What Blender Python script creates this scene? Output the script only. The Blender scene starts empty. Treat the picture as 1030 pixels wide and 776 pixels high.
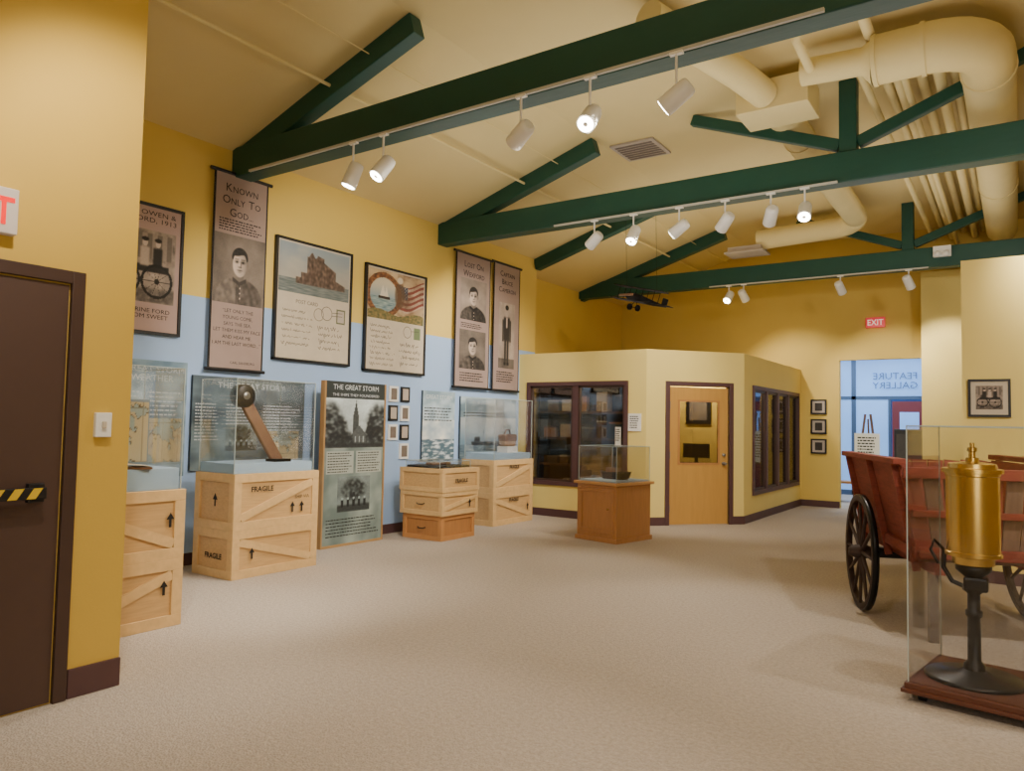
import bpy, math, random
from mathutils import Vector, Matrix, noise
random.seed(7)
def lin(hx,k=1.0):
    c=[int(hx[i:i+2],16)/255 for i in (1,3,5)]
    return tuple(min(1,((v/12.92) if v<=.04045 else ((v+.055)/1.055)**2.4)*k) for v in c)+(1,)
MC={}
def M(name,col,rough=.6,metal=0,var=.08,scale=6,bump=0,stretch=(1,1,1),emit=0,spec=.5,bscale=None,detail=4):
    if name in MC: return MC[name]
    m=bpy.data.materials.new(name);m.use_nodes=True;nt=m.node_tree;n=nt.nodes;b=n["Principled BSDF"]
    tc=n.new("ShaderNodeTexCoord");mp=n.new("ShaderNodeMapping");mp.inputs["Scale"].default_value=stretch
    no=n.new("ShaderNodeTexNoise");no.inputs["Scale"].default_value=scale;no.inputs["Detail"].default_value=detail
    nt.links.new(tc.outputs["Object"],mp.inputs[0]);nt.links.new(mp.outputs[0],no.inputs["Vector"])
    mx=n.new("ShaderNodeMix");mx.data_type='RGBA'
    c=lin(col);mx.inputs[6].default_value=tuple(v*(1-var) for v in c[:3])+(1,);mx.inputs[7].default_value=tuple(min(1,v*(1+var)) for v in c[:3])+(1,)
    nt.links.new(no.outputs[0],mx.inputs[0]);nt.links.new(mx.outputs[2],b.inputs["Base Color"])
    b.inputs["Roughness"].default_value=rough;b.inputs["Metallic"].default_value=metal;b.inputs["Specular IOR Level"].default_value=spec
    if emit:
        b.inputs["Emission Color"].default_value=c;b.inputs["Emission Strength"].default_value=emit
    if bump:
        bp=n.new("ShaderNodeBump");bp.inputs["Strength"].default_value=bump;bp.inputs["Distance"].default_value=.01
        n2=no
        if bscale:
            n2=n.new("ShaderNodeTexNoise");n2.inputs["Scale"].default_value=bscale;nt.links.new(mp.outputs[0],n2.inputs["Vector"])
        nt.links.new(n2.outputs[0],bp.inputs["Height"]);nt.links.new(bp.outputs[0],b.inputs["Normal"])
    MC[name]=m;return m
def glass(name,tint=(1,1,1,1),fac=.09,rough=.02):
    m=bpy.data.materials.new(name);m.use_nodes=True;nt=m.node_tree;n=nt.nodes;n.clear()
    o=n.new("ShaderNodeOutputMaterial");t=n.new("ShaderNodeBsdfTransparent");t.inputs[0].default_value=tint
    g=n.new("ShaderNodeBsdfGlossy");g.inputs["Roughness"].default_value=rough
    fr=n.new("ShaderNodeLayerWeight");fr.inputs[0].default_value=.25
    ma=n.new("ShaderNodeMath");ma.operation='MULTIPLY_ADD';ma.inputs[1].default_value=.35;ma.inputs[2].default_value=fac
    x=n.new("ShaderNodeMixShader");nt.links.new(fr.outputs["Fresnel"],ma.inputs[0]);nt.links.new(ma.outputs[0],x.inputs[0])
    nt.links.new(t.outputs[0],x.inputs[1]);nt.links.new(g.outputs[0],x.inputs[2]);nt.links.new(x.outputs[0],o.inputs[0]);return m
# ---------- materials
YEL=M("yellow_paint","#DCBE62",.75,var=.04,scale=2,bump=.05,bscale=60)
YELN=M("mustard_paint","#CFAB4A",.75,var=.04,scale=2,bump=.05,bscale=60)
CRM=M("cream_yellow_paint","#E6CF7C",.75,var=.04,scale=2)
CEI=M("ceiling_paint","#D8C58C",.9,var=.05,scale=1.5,bump=.1,bscale=90)
GRN=M("green_painted_timber","#12473B",.5,var=.25,scale=3,bump=.25,bscale=14,stretch=(.4,1,1))
BRN=M("brown_trim_paint","#54393A",.5,var=.1)
DBR=M("dark_brown_door_paint","#432F28",.5,var=.08)
PINE=M("pale_pine_boards","#C8A26E",.6,var=.24,scale=5,stretch=(1,6,12),bump=.1,detail=6)
PINE2=M("pine_battens","#D6B27C",.6,var=.18,scale=6,stretch=(3,3,3),bump=.08,detail=6)
ORW=M("orange_wood","#AE7A48",.45,var=.2,scale=4,stretch=(8,8,1),detail=6)
DOORW=M("honey_birch_door","#BC8E4A",.4,var=.12,scale=3,stretch=(8,8,.8))
BLK=M("black_paint","#16161A",.45,var=.1)
MATB=M("matt_black_paint","#1A1816",.95,var=.1,spec=.05)
BLKM=M("black_iron","#1B1B1D",.35,metal=.6,var=.2,scale=20)
WHT=M("white_enamel","#EDEBE6",.35,var=.02)
TRK=M("track_grey_enamel","#B9B8AE",.5,var=.02)
LENS=M("lamp_lens","#FFF4DC",.3,emit=24,var=0)
BLUE=M("pale_blue_deck","#A9C4DC",.6,var=.04)
DUCT=M("painted_duct","#E2D096",.85,var=.06,scale=3,spec=.2)
PAPL=M("light_sepia_paper","#C6B9A4",.8,var=.1,scale=9)
MAUVE=M("mauve_banner_cloth","#9C877F",.85,var=.1,scale=5)
GREYD=M("dark_photo_grey","#3A3532",.8,var=.3,scale=14)
GREYM=M("mid_photo_grey","#75695F",.8,var=.2,scale=10)
GREYL=M("light_photo_grey","#B5A89B",.8,var=.1,scale=10)
NAVY=M("slate_blue_print","#3C4A55",.7,var=.4,scale=8)
INK=M("black_ink","#1A1614",.7,var=0)
INKB=M("faded_brown_ink","#4A4038",.7,var=0)
WINK=M("white_ink","#CDD4D8",.7,var=0)
REDP=M("faded_red_paint","#863E2E",.7,var=.5,scale=9,stretch=(1,1,5),bump=.15,detail=8)
GREYW=M("weathered_grey_wood","#7A6150",.75,var=.35,scale=6,stretch=(8,8,1),bump=.15)
DKW=M("dark_shelf_wood","#3B2A20",.6,var=.3,scale=6)
WHEELW=M("dark_wheel_wood","#3C2B25",.7,var=.4,scale=12)
BRASS=M("polished_brass","#D2B266",.26,metal=1,var=.08,scale=3)
LEATH=M("brown_leather","#6A4A32",.5,var=.3,scale=15)
MAHO=M("mahogany_plinth","#5A3223",.35,var=.2,scale=5,stretch=(1,8,8))
YTAPE=M("yellow_tape","#D9B62A",.5,var=.02)
EXR=M("exit_red","#E01818",.4,emit=1.2,var=0)
EXW=M("exit_sign_face","#CFC2B8",.4,emit=.08,var=0)
EXP=M("exit_pink_face","#D83A44",.4,emit=.5,var=0)
LOB=M("lobby_paint","#9DB8DC",.6,var=.04)
ALU=M("aluminium_frame","#4F6482",.4,metal=.3,var=.05)
SKYB=M("daylit_pane","#7FABE6",.3,emit=.75,var=.35,scale=1.2)
ACR=glass("clear_acrylic",fac=.03)
WGL=glass("window_glass",tint=(.62,.62,.62,1),fac=.1)
EDGE=M("acrylic_edge","#AEBAB8",.2,var=0)
GREYC=M("grey_casting","#8B8B88",.4,metal=.7,var=.1)
def vcol():
    m=bpy.data.materials.new("printed_picture");m.use_nodes=True;nt=m.node_tree;n=nt.nodes;b=n["Principled BSDF"]
    a=n.new("ShaderNodeVertexColor");a.layer_name="tone";nt.links.new(a.outputs[0],b.inputs["Base Color"]);b.inputs["Roughness"].default_value=.75;return m
VC=vcol()
def carpet():
    m=bpy.data.materials.new("beige_loop_carpet");m.use_nodes=True;nt=m.node_tree;n=nt.nodes;b=n["Principled BSDF"]
    tc=n.new("ShaderNodeTexCoord");v=n.new("ShaderNodeTexVoronoi");v.inputs["Scale"].default_value=90
    no=n.new("ShaderNodeTexNoise");no.inputs["Scale"].default_value=38;no.inputs["Detail"].default_value=8;no.inputs["Roughness"].default_value=.85
    nt.links.new(tc.outputs["Object"],v.inputs["Vector"]);nt.links.new(tc.outputs["Object"],no.inputs["Vector"])
    r=n.new("ShaderNodeValToRGB");r.color_ramp.elements[0].position=.32;r.color_ramp.elements[1].position=.68
    r.color_ramp.elements[0].color=lin("#A09388");r.color_ramp.elements[1].color=lin("#CDC1B3")
    nt.links.new(no.outputs[0],r.inputs[0]);nt.links.new(r.outputs[0],b.inputs["Base Color"])
    bp=n.new("ShaderNodeBump");bp.inputs["Strength"].default_value=.6;bp.inputs["Distance"].default_value=.01
    nt.links.new(v.outputs["Distance"],bp.inputs["Height"]);nt.links.new(bp.outputs[0],b.inputs["Normal"])
    b.inputs["Roughness"].default_value=.95;b.inputs["Specular IOR Level"].default_value=.1;return m
CARP=carpet()
def mural():
    m=bpy.data.materials.new("blue_and_yellow_wall_paint");m.use_nodes=True;nt=m.node_tree;n=nt.nodes;b=n["Principled BSDF"]
    tc=n.new("ShaderNodeTexCoord");s=n.new("ShaderNodeSeparateXYZ");nt.links.new(tc.outputs["Object"],s.inputs[0])
    lt=n.new("ShaderNodeMath");lt.operation='LESS_THAN';lt.inputs[1].default_value=2.87;nt.links.new(s.outputs[2],lt.inputs[0])
    mx=n.new("ShaderNodeMix");mx.data_type='RGBA';mx.inputs[6].default_value=lin("#DCBE62");mx.inputs[7].default_value=lin("#A0BCE4")
    nt.links.new(lt.outputs[0],mx.inputs[0]);nt.links.new(mx.outputs[2],b.inputs["Base Color"]);b.inputs["Roughness"].default_value=.75;return m
MUR=mural()
# ---------- geometry
class G:
    def __init__(s): s.v=[];s.f=[];s.m=[];s.sm=[]
    def add(s,vs,fs,mi=0,sm=False):
        o=len(s.v);s.v+= [Vector(p) for p in vs];s.f+=[tuple(i+o for i in f) for f in fs];s.m+=[mi]*len(fs);s.sm+=[sm]*len(fs);return s
    def box(s,a,b,mi=0):
        x0,y0,z0=a;x1,y1,z1=b
        return s.add([(x0,y0,z0),(x1,y0,z0),(x1,y1,z0),(x0,y1,z0),(x0,y0,z1),(x1,y0,z1),(x1,y1,z1),(x0,y1,z1)],[(0,3,2,1),(4,5,6,7),(0,1,5,4),(1,2,6,5),(2,3,7,6),(3,0,4,7)],mi)
    def bar(s,p0,p1,w,h,mi=0,up=(0,0,1)):
        p0=Vector(p0);p1=Vector(p1);d=(p1-p0).normalized();u=Vector(up)
        a=d.cross(u).normalized()*w/2;b=a.cross(d).normalized()*h/2
        vs=[p0-a-b,p0+a-b,p0+a+b,p0-a+b,p1-a-b,p1+a-b,p1+a+b,p1-a+b]
        return s.add(vs,[(0,1,2,3),(7,6,5,4),(0,4,5,1),(1,5,6,2),(2,6,7,3),(3,7,4,0)],mi)
    def tube(s,path,r,n=14,mi=0,caps=True):
        path=[Vector(p) for p in path];rs=r if isinstance(r,(list,tuple)) else [r]*len(path);vs=[];pu=None;L=len(path)
        for i,p in enumerate(path):
            d=(path[min(i+1,L-1)]-path[max(i-1,0)]).normalized()
            if pu is None: pu=Vector((0,0,1)) if abs(d.z)<.9 else Vector((0,1,0))
            a=d.cross(pu).normalized();pu=a.cross(d).normalized()
            for k in range(n):
                t=2*math.pi*k/n;vs.append(p+a*math.cos(t)*rs[i]+pu*math.sin(t)*rs[i])
        fs=[(i*n+k,i*n+(k+1)%n,(i+1)*n+(k+1)%n,(i+1)*n+k) for i in range(L-1) for k in range(n)]
        s.add(vs,fs,mi,True)
        if caps:
            s.add(vs[:n],[tuple(range(n))],mi);s.add(vs[(L-1)*n:],[tuple(range(n))],mi)
        return s
    def lathe(s,prof,c=(0,0,0),n=28,mi=0,axis='Z',sm=True):
        vs=[]
        for r,z in prof:
            for k in range(n):
                t=2*math.pi*k/n;p=(r*math.cos(t),r*math.sin(t),z)
                if axis=='X': p=(z,r*math.cos(t),r*math.sin(t))
                if axis=='Y': p=(r*math.cos(t),z,r*math.sin(t))
                vs.append((p[0]+c[0],p[1]+c[1],p[2]+c[2]))
        fs=[(i*n+k,i*n+(k+1)%n,(i+1)*n+(k+1)%n,(i+1)*n+k) for i in range(len(prof)-1) for k in range(n)]
        return s.add(vs,fs,mi,sm)
    def rect(s,x0,z0,x1,z1,y,mi=0): return s.add([(x0,y,z0),(x1,y,z0),(x1,y,z1),(x0,y,z1)],[(0,1,2,3)],mi)
    def poly(s,pts,y,mi=0): return s.add([(p[0],y,p[1]) for p in pts],[tuple(range(len(pts)))],mi)
    def words(s,x0,x1,z,n,lh,y,mi=0,th=.45,rag=.25,wl=.09):
        for i in range(n):
            x=x0;end=x1-(x1-x0)*random.random()*rag;zz=z-i*lh
            while x<end:
                w=wl*random.uniform(.35,1.2);s.rect(x,zz-lh*th,min(x+w,end),zz,y,mi);x+=w+wl*.22
        return s
    def scribble(s,x0,x1,z,n,lh,y,mi=0,amp=.02,w=.005):
        for i in range(n):
            x=x0+random.uniform(0,.03);zz=z-i*lh;end=x1-random.uniform(0,.12);ph=0;pts=[]
            while x<end:
                ph+=.9;x+=.007+.003*math.sin(ph*.7);a=amp*(.6+.6*noise.noise((x*9,i*3.1,z)))
                if random.random()<.06: a*=2.4
                pts.append((x+.004*math.sin(ph*2),zz+a*math.sin(ph*1.3)))
                if random.random()<.07:
                    s.strip(pts,w,y,mi);pts=[];x+=.018
            s.strip(pts,w,y,mi)
        return s
    def strip(s,pts,w,y,mi=0):
        if len(pts)<2: return s
        vs=[]
        for k,(a,b) in enumerate(pts):
            q=pts[min(k+1,len(pts)-1)];p=pts[max(k-1,0)];dx,dz=q[0]-p[0],q[1]-p[1];L=math.hypot(dx,dz) or 1
            nx,nz=-dz/L*w/2,dx/L*w/2;vs+=[(a+nx,y,b+nz),(a-nx,y,b-nz)]
        return s.add(vs,[(2*k,2*k+1,2*k+3,2*k+2) for k in range(len(pts)-1)],mi)
    def ring(s,cx,cz,r,rr,y,mi=0):
        return s.strip([(cx+(r+rr)/2*math.cos(2*math.pi*k/28),cz+(r+rr)/2*math.sin(2*math.pi*k/28)) for k in range(29)],abs(r-rr),y,mi)
def link(o): bpy.context.scene.collection.objects.link(o);return o
def part(name,g,mats,parent=None,loc=(0,0,0),rotz=0,bev=0,label=None):
    me=bpy.data.meshes.new(name);me.from_pydata([tuple(p) for p in g.v],[],g.f)
    if not isinstance(mats,(list,tuple)): mats=[mats]
    for m in mats: me.materials.append(m)
    me.polygons.foreach_set("material_index",[min(i,len(mats)-1) for i in g.m]);me.polygons.foreach_set("use_smooth",g.sm);me.update()
    o=bpy.data.objects.new(name,me);o.location=loc;o.rotation_euler=(0,0,rotz)
    if parent: o.parent=parent
    if bev:
        b=o.modifiers.new("b","BEVEL");b.width=bev;b.segments=2;b.limit_method='ANGLE'
    if label:o["label"]=label
    return link(o)
def thing(name,label,cat,loc=(0,0,0),rot=0,group=None):
    o=bpy.data.objects.new(name,None);o.empty_display_size=.1;o.location=loc;o.rotation_euler=(0,0,math.radians(rot));o["label"]=label;o["category"]=cat
    if group:o["group"]=group
    return link(o)
def struct(name,g,mats,loc=(0,0,0),rotz=0,bev=0):
    o=part(name,g,mats,None,loc,rotz,bev);o["kind"]="structure";return o
def structE(name,loc,rot):
    o=bpy.data.objects.new(name,None);o.location=loc;o.rotation_euler=(0,0,rot);o["kind"]="structure";return link(o)
def text(parent,name,body,size,loc,mat,width=None,align='CENTER',rot=(math.pi/2,0,0),bold=0,space=1,mirror=False,label=None):
    cu=bpy.data.curves.new("t","FONT");cu.body=body;cu.size=size;cu.align_x=align;cu.offset=bold;cu.space_line=space;cu.resolution_u=2
    t=bpy.data.objects.new("t",cu);link(t);bpy.context.view_layer.update()
    me=bpy.data.meshes.new_from_object(t.evaluated_get(bpy.context.evaluated_depsgraph_get()));bpy.data.objects.remove(t)
    me.materials.clear();me.materials.append(mat)
    if width:
        xs=[v.co.x for v in me.vertices];k=width/(max(xs)-min(xs))
        for v in me.vertices: v.co.x*=k
    if mirror:
        for v in me.vertices: v.co.x*=-1
    o=bpy.data.objects.new(name,me);o.parent=parent;o.location=loc;o.rotation_euler=rot
    if label:o["label"]=label
    return link(o)
def smallcaps(parent,name,lines,size,z,mat,wmax,y=-.008,lead=1.05):
    for i,ln in enumerate(lines):
        zz=z-i*size*lead;objs=[];x=0
        for wd in ln.split(" "):
            for seg,sz in ((wd[0],size),(wd[1:],size*.76)):
                if not seg: continue
                o=text(parent,name,seg,sz,(0,0,0),mat,align='LEFT');xs=[v.co.x for v in o.data.vertices];wd_=max(xs)-min(xs)
                o.location=(x-min(xs),y,zz);objs.append((o,x,min(xs)));x+=wd_+size*.09
            x+=size*.28
        tot=x-size*.37;k=min(1,wmax/tot)
        for o,ox,mn in objs: o.location.x=(ox-tot/2)*k-mn*k;o.scale.x=k
# ---- tonal pictures printed on flat sheets (vertex colours)
def sst(a,b,x):
    t=max(0,min(1,(x-a)/(b-a)));return t*t*(3-2*t)
def el(u,v,cx,cy,rx,ry,so=.12):
    return 1-sst(1-so,1+so,math.hypot((u-cx)/rx,(v-cy)/ry))
def bx(u,v,x0,y0,x1,y1,so=.01):
    return sst(x0-so,x0+so,u)*(1-sst(x1-so,x1+so,u))*sst(y0-so,y0+so,v)*(1-sst(y1-so,y1+so,v))
def mixc(a,b,t): return tuple(a[i]*(1-t)+b[i]*t for i in range(3))
def nz(u,v,s,seed=0): return noise.noise((u*s,v*s,seed*7.3))
def fb(u,v,s,seed=0): return noise.fractal((u*s,v*s,seed*7.3),1.0,2.0,4)
def s2l(v): v=max(0,min(1,v));return v/12.92 if v<.04 else ((v+.055)/1.055)**2.4
def picture(parent,name,x0,z0,x1,z1,y,fn,nx=80,ny=80,label=None):
    vs=[];cols=[]
    for j in range(ny+1):
        for i in range(nx+1):
            u=i/nx;v=j/ny;vs.append((x0+(x1-x0)*u,y,z0+(z1-z0)*v));c=fn(u,v);cols+=[s2l(c[0]),s2l(c[1]),s2l(c[2]),1]
    fs=[(j*(nx+1)+i,j*(nx+1)+i+1,(j+1)*(nx+1)+i+1,(j+1)*(nx+1)+i) for j in range(ny) for i in range(nx)]
    me=bpy.data.meshes.new(name);me.from_pydata(vs,[],fs);a=me.color_attributes.new("tone",'FLOAT_COLOR','POINT');a.data.foreach_set("color",cols);me.materials.append(VC)
    o=bpy.data.objects.new(name,me);o.parent=parent
    if label:o["label"]=label
    return link(o)
SEP=(1.0,.9,.82)
def tone(t,tint=SEP): return (t*tint[0],t*tint[1],t*tint[2])
def face(u,v,cx,cy,s,bgv,seed,tunic=.36):
    t=bgv+.08*fb(u,v,3,seed)-.12*math.hypot(u-.5,v-.5)
    dx=(u-cx)/s;dy=(v-cy)/s
    sh=el(dx,dy,0,-1.75,1.45,1.05,.05);t=t*(1-sh)+sh*(tunic+.12*nz(u,v,14,seed)+.1*(dx<-.2)-.1*abs(math.sin(dx*5+dy*3))*.5)
    nk=bx(dx,dy,-.26,-1.0,.26,-.35,.06);t=t*(1-nk)+nk*(.42+.12*(-dx))
    co=max(bx(dx,dy-abs(dx)*.5,-.42,-1.1,.42,-.9,.04),bx(dx,dy,-.03,-1.9,.03,-1.0,.02));t=t*(1-co)+co*(tunic-.14)
    for k in range(3):
        b=el(dx,dy,.05,-1.2-.25*k,.04,.04,.3);t=t*(1-b)+b*.75
    hb=el(dx,dy,0,.28,.5,.5,.06);t=t*(1-hb)+hb*(.13+.08*nz(u,v,30,seed))
    for sg in (-1,1):
        e=el(dx,dy,sg*.47,.02,.08,.14,.2);t=t*(1-e)+e*.45
    f=el(dx,dy,0,-.04,.44,.62,.06)*(1-sst(.36+.05*math.sin(dx*6),.44+.05*math.sin(dx*6),dy));ft=.72-.28*dx-.5*abs(dx)**2+.04*nz(u,v,9,seed)
    for sg in (-1,1):
        ft-=.26*el(dx,dy,sg*.19,.08,.14,.08,.7);ft-=.32*el(dx,dy,sg*.19,.07,.07,.045,.5);ft-=.3*bx(dx,dy-.03*sg*dx,sg*.19-.13,.18,sg*.19+.13,.23,.03)
    ft-=.2*el(dx,dy,.07,-.06,.04,.16,.6);ft-=.28*el(dx,dy,0,-.17,.11,.035,.6);ft-=.36*el(dx,dy,0,-.33,.17,.035,.5);ft-=.14*el(dx,dy,0,-.42,.11,.035,.6);ft+=.08*el(dx,dy,-.03,0,.05,.16,.5)
    t=t*(1-f)+f*max(.08,ft)
    return t
def portrait_fn(bg=.55,seed=1,tunic=.36,s=.3,cy=.56): return lambda u,v: tone(face((u-.5)*.95+.5,v,.5,cy,s,bg,seed,tunic)+.03*nz(u,v,60,seed))
def man_fn(u,v):
    t=.62+.1*fb(u,v,3,5)-.25*(v<.15)
    def m(b,val):
        nonlocal t
        t=t*(1-b)+b*val
    m(bx(u,v,.36,.08,.48,.5,.02),.2);m(bx(u,v,.52,.08,.64,.5,.02),.2);m(bx(u,v,.3+.05*(.78-v),.42,.7-.05*(.78-v),.78,.03),.18)
    m(bx(u,v,.22,.4,.31,.74,.02),.22);m(bx(u,v,.69,.4,.78,.74,.02),.22);m(el(u,v,.27,.38,.05,.03),.6);m(el(u,v,.73,.38,.05,.03),.6)
    m(bx(u,v,.46,.62,.54,.78,.02),.75);m(el(u,v,.5,.86,.095,.075),.66);m(el(u,v,.5,.93,.11,.04),.15);m(bx(u,v,.34,.05,.48,.09,.01),.1);m(bx(u,v,.52,.05,.66,.09,.01),.1)
    return tone(t+.03*nz(u,v,50,2))
def wagon_fn(u,v):
    t=.6+.12*fb(u,v,5,3)
    def m(b,val):
        nonlocal t
        t=t*(1-b)+b*val
    m(bx(u,v,0,.55,1,1,.05),.5+.2*fb(u,v,10,8));m(bx(u,v,.05,.6,.95,.95,.01),.42+.15*(math.sin(u*40)>0));m(bx(u,v,0,0,1,.2,.03),.38+.12*fb(u,v,14,2))
    m(bx(u,v,.15,.42,.9,.52,.01),.15);m(bx(u,v,.2,.5,.35,.62,.01),.2)
    for x in (.32,.52,.72):
        m(bx(u,v,x-.07,.5,x+.07,.76,.02),.15 if x!=.52 else .7);m(el(u,v,x,.82,.04,.05),.75);m(el(u,v,x,.87,.055,.03),.12)
    for cx,r in ((.25,.2),(.72,.23)):
        d=math.hypot(u-cx,(v-.3)*1.05)
        m(1 if abs(d-r)<.02 else 0,.1);a=math.atan2(v-.3,u-cx);m(1 if d<r and abs(math.sin(a*5))<.09/max(d*6,.3) else 0,.12);m(el(u,v,cx,.3,.04,.04),.1)
    return tone(t+.03*nz(u,v,60,2))
def wreck_fn(u,v):
    c=mixc((.64,.62,.58),(.52,.58,.62),sst(.3,1,v));c=mixc(c,(.74,.7,.62),.5*max(0,fb(u,v,3,9))+.1)
    if v<.3: c=mixc((.32,.36,.36),(.52,.54,.52),.5+.8*nz(u*1.5,v*14,6,4))
    x=u
    h=.34 if x<.3 else (.45 if x<.38 else (.84+.05*math.sin(x*60) if x<.52 else (.86-.4*(x-.52) if x<.62 else (.74-.9*(x-.62) if x<.8 else (.4-.6*(x-.8) if x<.95 else .26)))))
    b=(1-sst(h-.01,h+.01,v))*sst(.2,.22,v)*sst(.22,.24,x)*(1-sst(.92,.95,x))
    c=mixc(c,mixc((.26,.21,.18),(.48,.4,.34),.5+.8*nz(u*2,v*.8,16,6)),b)
    return c
def flag_fn(u,v):
    c=mixc((.66,.55,.42),(.78,.68,.53),.5+fb(u,v,3,2))
    d=math.hypot((u-.27)*1.05,(v-.5)*.72)
    if u>.5:
        w=.05*math.sin(u*11);vv=v+w-.3*(u-.5)
        if .2<vv<.74:
            c=(.5,.24,.2) if int(vv*17)%2==0 else (.72,.63,.54)
            if u<.7 and vv>.48: c=(.24,.27,.34) if (math.sin(u*120)*math.sin(v*90))<.6 else (.7,.66,.6)
        c=mixc(c,(.34,.24,.17),.8*max(0,fb(u,v,5,3)+.25))
    if d<.33:
        c=mixc((.34,.22,.14),(.58,.38,.22),.5+nz(u,v,22,3))
        if d<.25:
            c=mixc((.5,.58,.62),(.78,.74,.65),sst(.35,.75,v))
            if v<.45: c=mixc((.33,.44,.48),(.6,.66,.64),.5+nz(u*2,v*14,6,1))
            if abs(u-.27)<.1 and .42<v<.47: c=(.2,.15,.12)
            if .47<=v<.68 and (abs(u-.25)<.05-(v-.47)*.2 or abs(u-.31)<.035-(v-.47)*.15): c=(.82,.79,.72)
    e=el(u,v,.55,.55,.09,.28,.2);c=mixc(c,(.36,.27,.19),e*.8);e=el(u,v,.55,.86,.05,.07,.2);c=mixc(c,(.8,.74,.65),e)
    if v<.16+.05*math.sin(u*9): c=mixc((.34,.34,.2),(.54,.46,.27),.5+nz(u,v,25,3))
    return c
def steeple_fn(u,v):
    t=.6+.25*v+.1*fb(u,v,3,4)
    def m(b,val):
        nonlocal t
        t=t*(1-b)+b*val
    w=.055 if v<.6 else .055*max(0,(.98-v)/.38)
    m(1 if abs(u-.5)<w and v<.98 else 0,.26)
    m(1 if v<.45 and abs(u-.56)<.14*(1-max(0,v-.25)*4.5) else 0,.34)
    for k in range(3): m(bx(u,v,.49+k*.07,.1,.505+k*.07,.24,.004),.7)
    for (cx,cy,rx,ry) in ((.08,.45,.2,.45),(.25,.3,.13,.3),(.9,.45,.2,.45),(.78,.3,.1,.28),(.36,.16,.1,.16)):
        m(el(u,v,cx+.03*nz(u,v,12,1),cy,rx,ry,.25)*max(0,min(1,.8+.7*nz(u,v,16,2))),.14)
    m(bx(u,v,0,0,1,.1,.04),.18)
    return tone(t+.05*nz(u,v,40,2),(.9,.96,.97))
def tree_fn(u,v):
    t=.52+.1*fb(u,v,3,4)
    def m(b,val):
        nonlocal t
        t=t*(1-b)+b*val
    m(el(u,v,.5,.62,.36,.3,.25)*min(1,.7+.8*nz(u,v,11,2)),.15);m(bx(u,v,.46,.15,.54,.55,.02),.14);m(bx(u,v,0,0,1,.2,.04),.22)
    for k in range(5): m(bx(u,v,.12+k*.17,.14,.19+k*.17,.34,.01),.1);m(el(u,v,.155+k*.17,.38,.03,.035),.7)
    return tone(t+.05*nz(u,v,40,2),(.86,.95,.95))
def water_fn(u,v):
    if v>.5: return mixc((.62,.7,.76),(.85,.87,.86),.5+fb(u,v,3,2))
    return mixc((.3,.4,.46),(.82,.86,.88),sst(-.2,.5,fb(u*1.4,v*5,4,6)))
def ship_fn(u,v):
    c=mixc((.55,.66,.74),(.8,.84,.86),min(1,sst(.3,1,v)+.2*fb(u,v,4,1)))
    if v<.34: c=mixc((.32,.42,.5),(.6,.68,.72),.5+nz(u*2,v*16,5,3))
    for b in (bx(u,v,.2-(v-.3)*.2,.3,.85+(v-.3)*.3,.4,.005),bx(u,v,.24,.4,.34,.52,.005),bx(u,v,.72,.4,.8,.5,.005),bx(u,v,.76,.5,.79,.64,.003),bx(u,v,.4,.4,.405,.7,.002),bx(u,v,.6,.4,.605,.7,.002)): c=mixc(c,(.16,.2,.25),b)
    return c
def chart_fn(u,v):
    c=(.76,.7,.56)
    w=fb(u,v,2.4,12)+.2-math.hypot(u-.5,v-.5)*.6
    if w>.0: c=(.6,.66,.64)
    if abs(w)<.02: c=(.36,.3,.24)
    if abs(math.sin(u*14))<.04 or abs(math.sin(v*14))<.04: c=mixc(c,(.4,.36,.3),.5)
    return c
def stormbg(d,l,seed): return lambda u,v: mixc(d,l,max(0,min(1,.45+.9*fb(u*1.2,v*2.2,2.2,seed)+.12*nz(u*8,v*30,1,seed))))
R90=90
# ================= SHELL
LX=-7.3;RX=4.4;ZW=4.58;ZC=5.42;KX=-4.7
struct("floor",G().box((-8.2,-3.2,-.1),(RX+.1,21,0)),CARP)
g=G()
def cs(x0,z0,x1,z1,y0,y1):
    g.add([(x0,y0,z0),(x1,y0,z1),(x1,y1,z1),(x0,y1,z0),(x0,y0,z0+.1),(x1,y0,z1+.1),(x1,y1,z1+.1),(x0,y1,z0+.1)],[(0,3,2,1),(4,5,6,7),(0,1,5,4),(1,2,6,5),(2,3,7,6),(3,0,4,7)])
sl=(ZC-ZW)/(KX-LX)
cs(-8.0,ZW-.7*sl,KX,ZC,-3.1,16.1);cs(KX,ZC,1.7,ZC,-3.1,16.1);cs(1.7,ZC,RX+.1,ZC-sl*2.8,-3.1,16.1)
struct("ceiling",g,CEI)
struct("wall_left",G().box((LX-.5,2.3,0),(LX,11.4,ZW+.01)),MUR)
struct("wall_left_recess",G().box((-7.95,11.4,0),(-7.8,16.1,ZW)),YEL)
struct("wall_entry",G().box((-4.5,-3.1,0),(-4.37,2.37,5.5)),YELN)
struct("wall_entry_return",G().box((-7.8,2.25,0),(-4.5,2.37,5.45)),YEL)
struct("wall_back",G().box((-4.5,-3.2,0),(RX,-3.05,5.5)),CRM)
struct("wall_right",G().box((RX,-3.1,0),(RX+.12,16.1,5.0)),CRM)
struct("wall_far",G().box((-7.9,16,0),(-2.97,16.15,5.5)).box((-1.42,16,0),(RX,16.15,5.5)).box((-2.97,16,2.96),(-1.42,16.15,5.5)),YEL)
struct("wall_far_pier",G().box((-1.44,15.2,0),(1.2,16,4.45)),CRM)
struct("wall_right_partition",G().box((-.5,9.3,0),(RX,9.42,3.42)),CRM)
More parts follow.
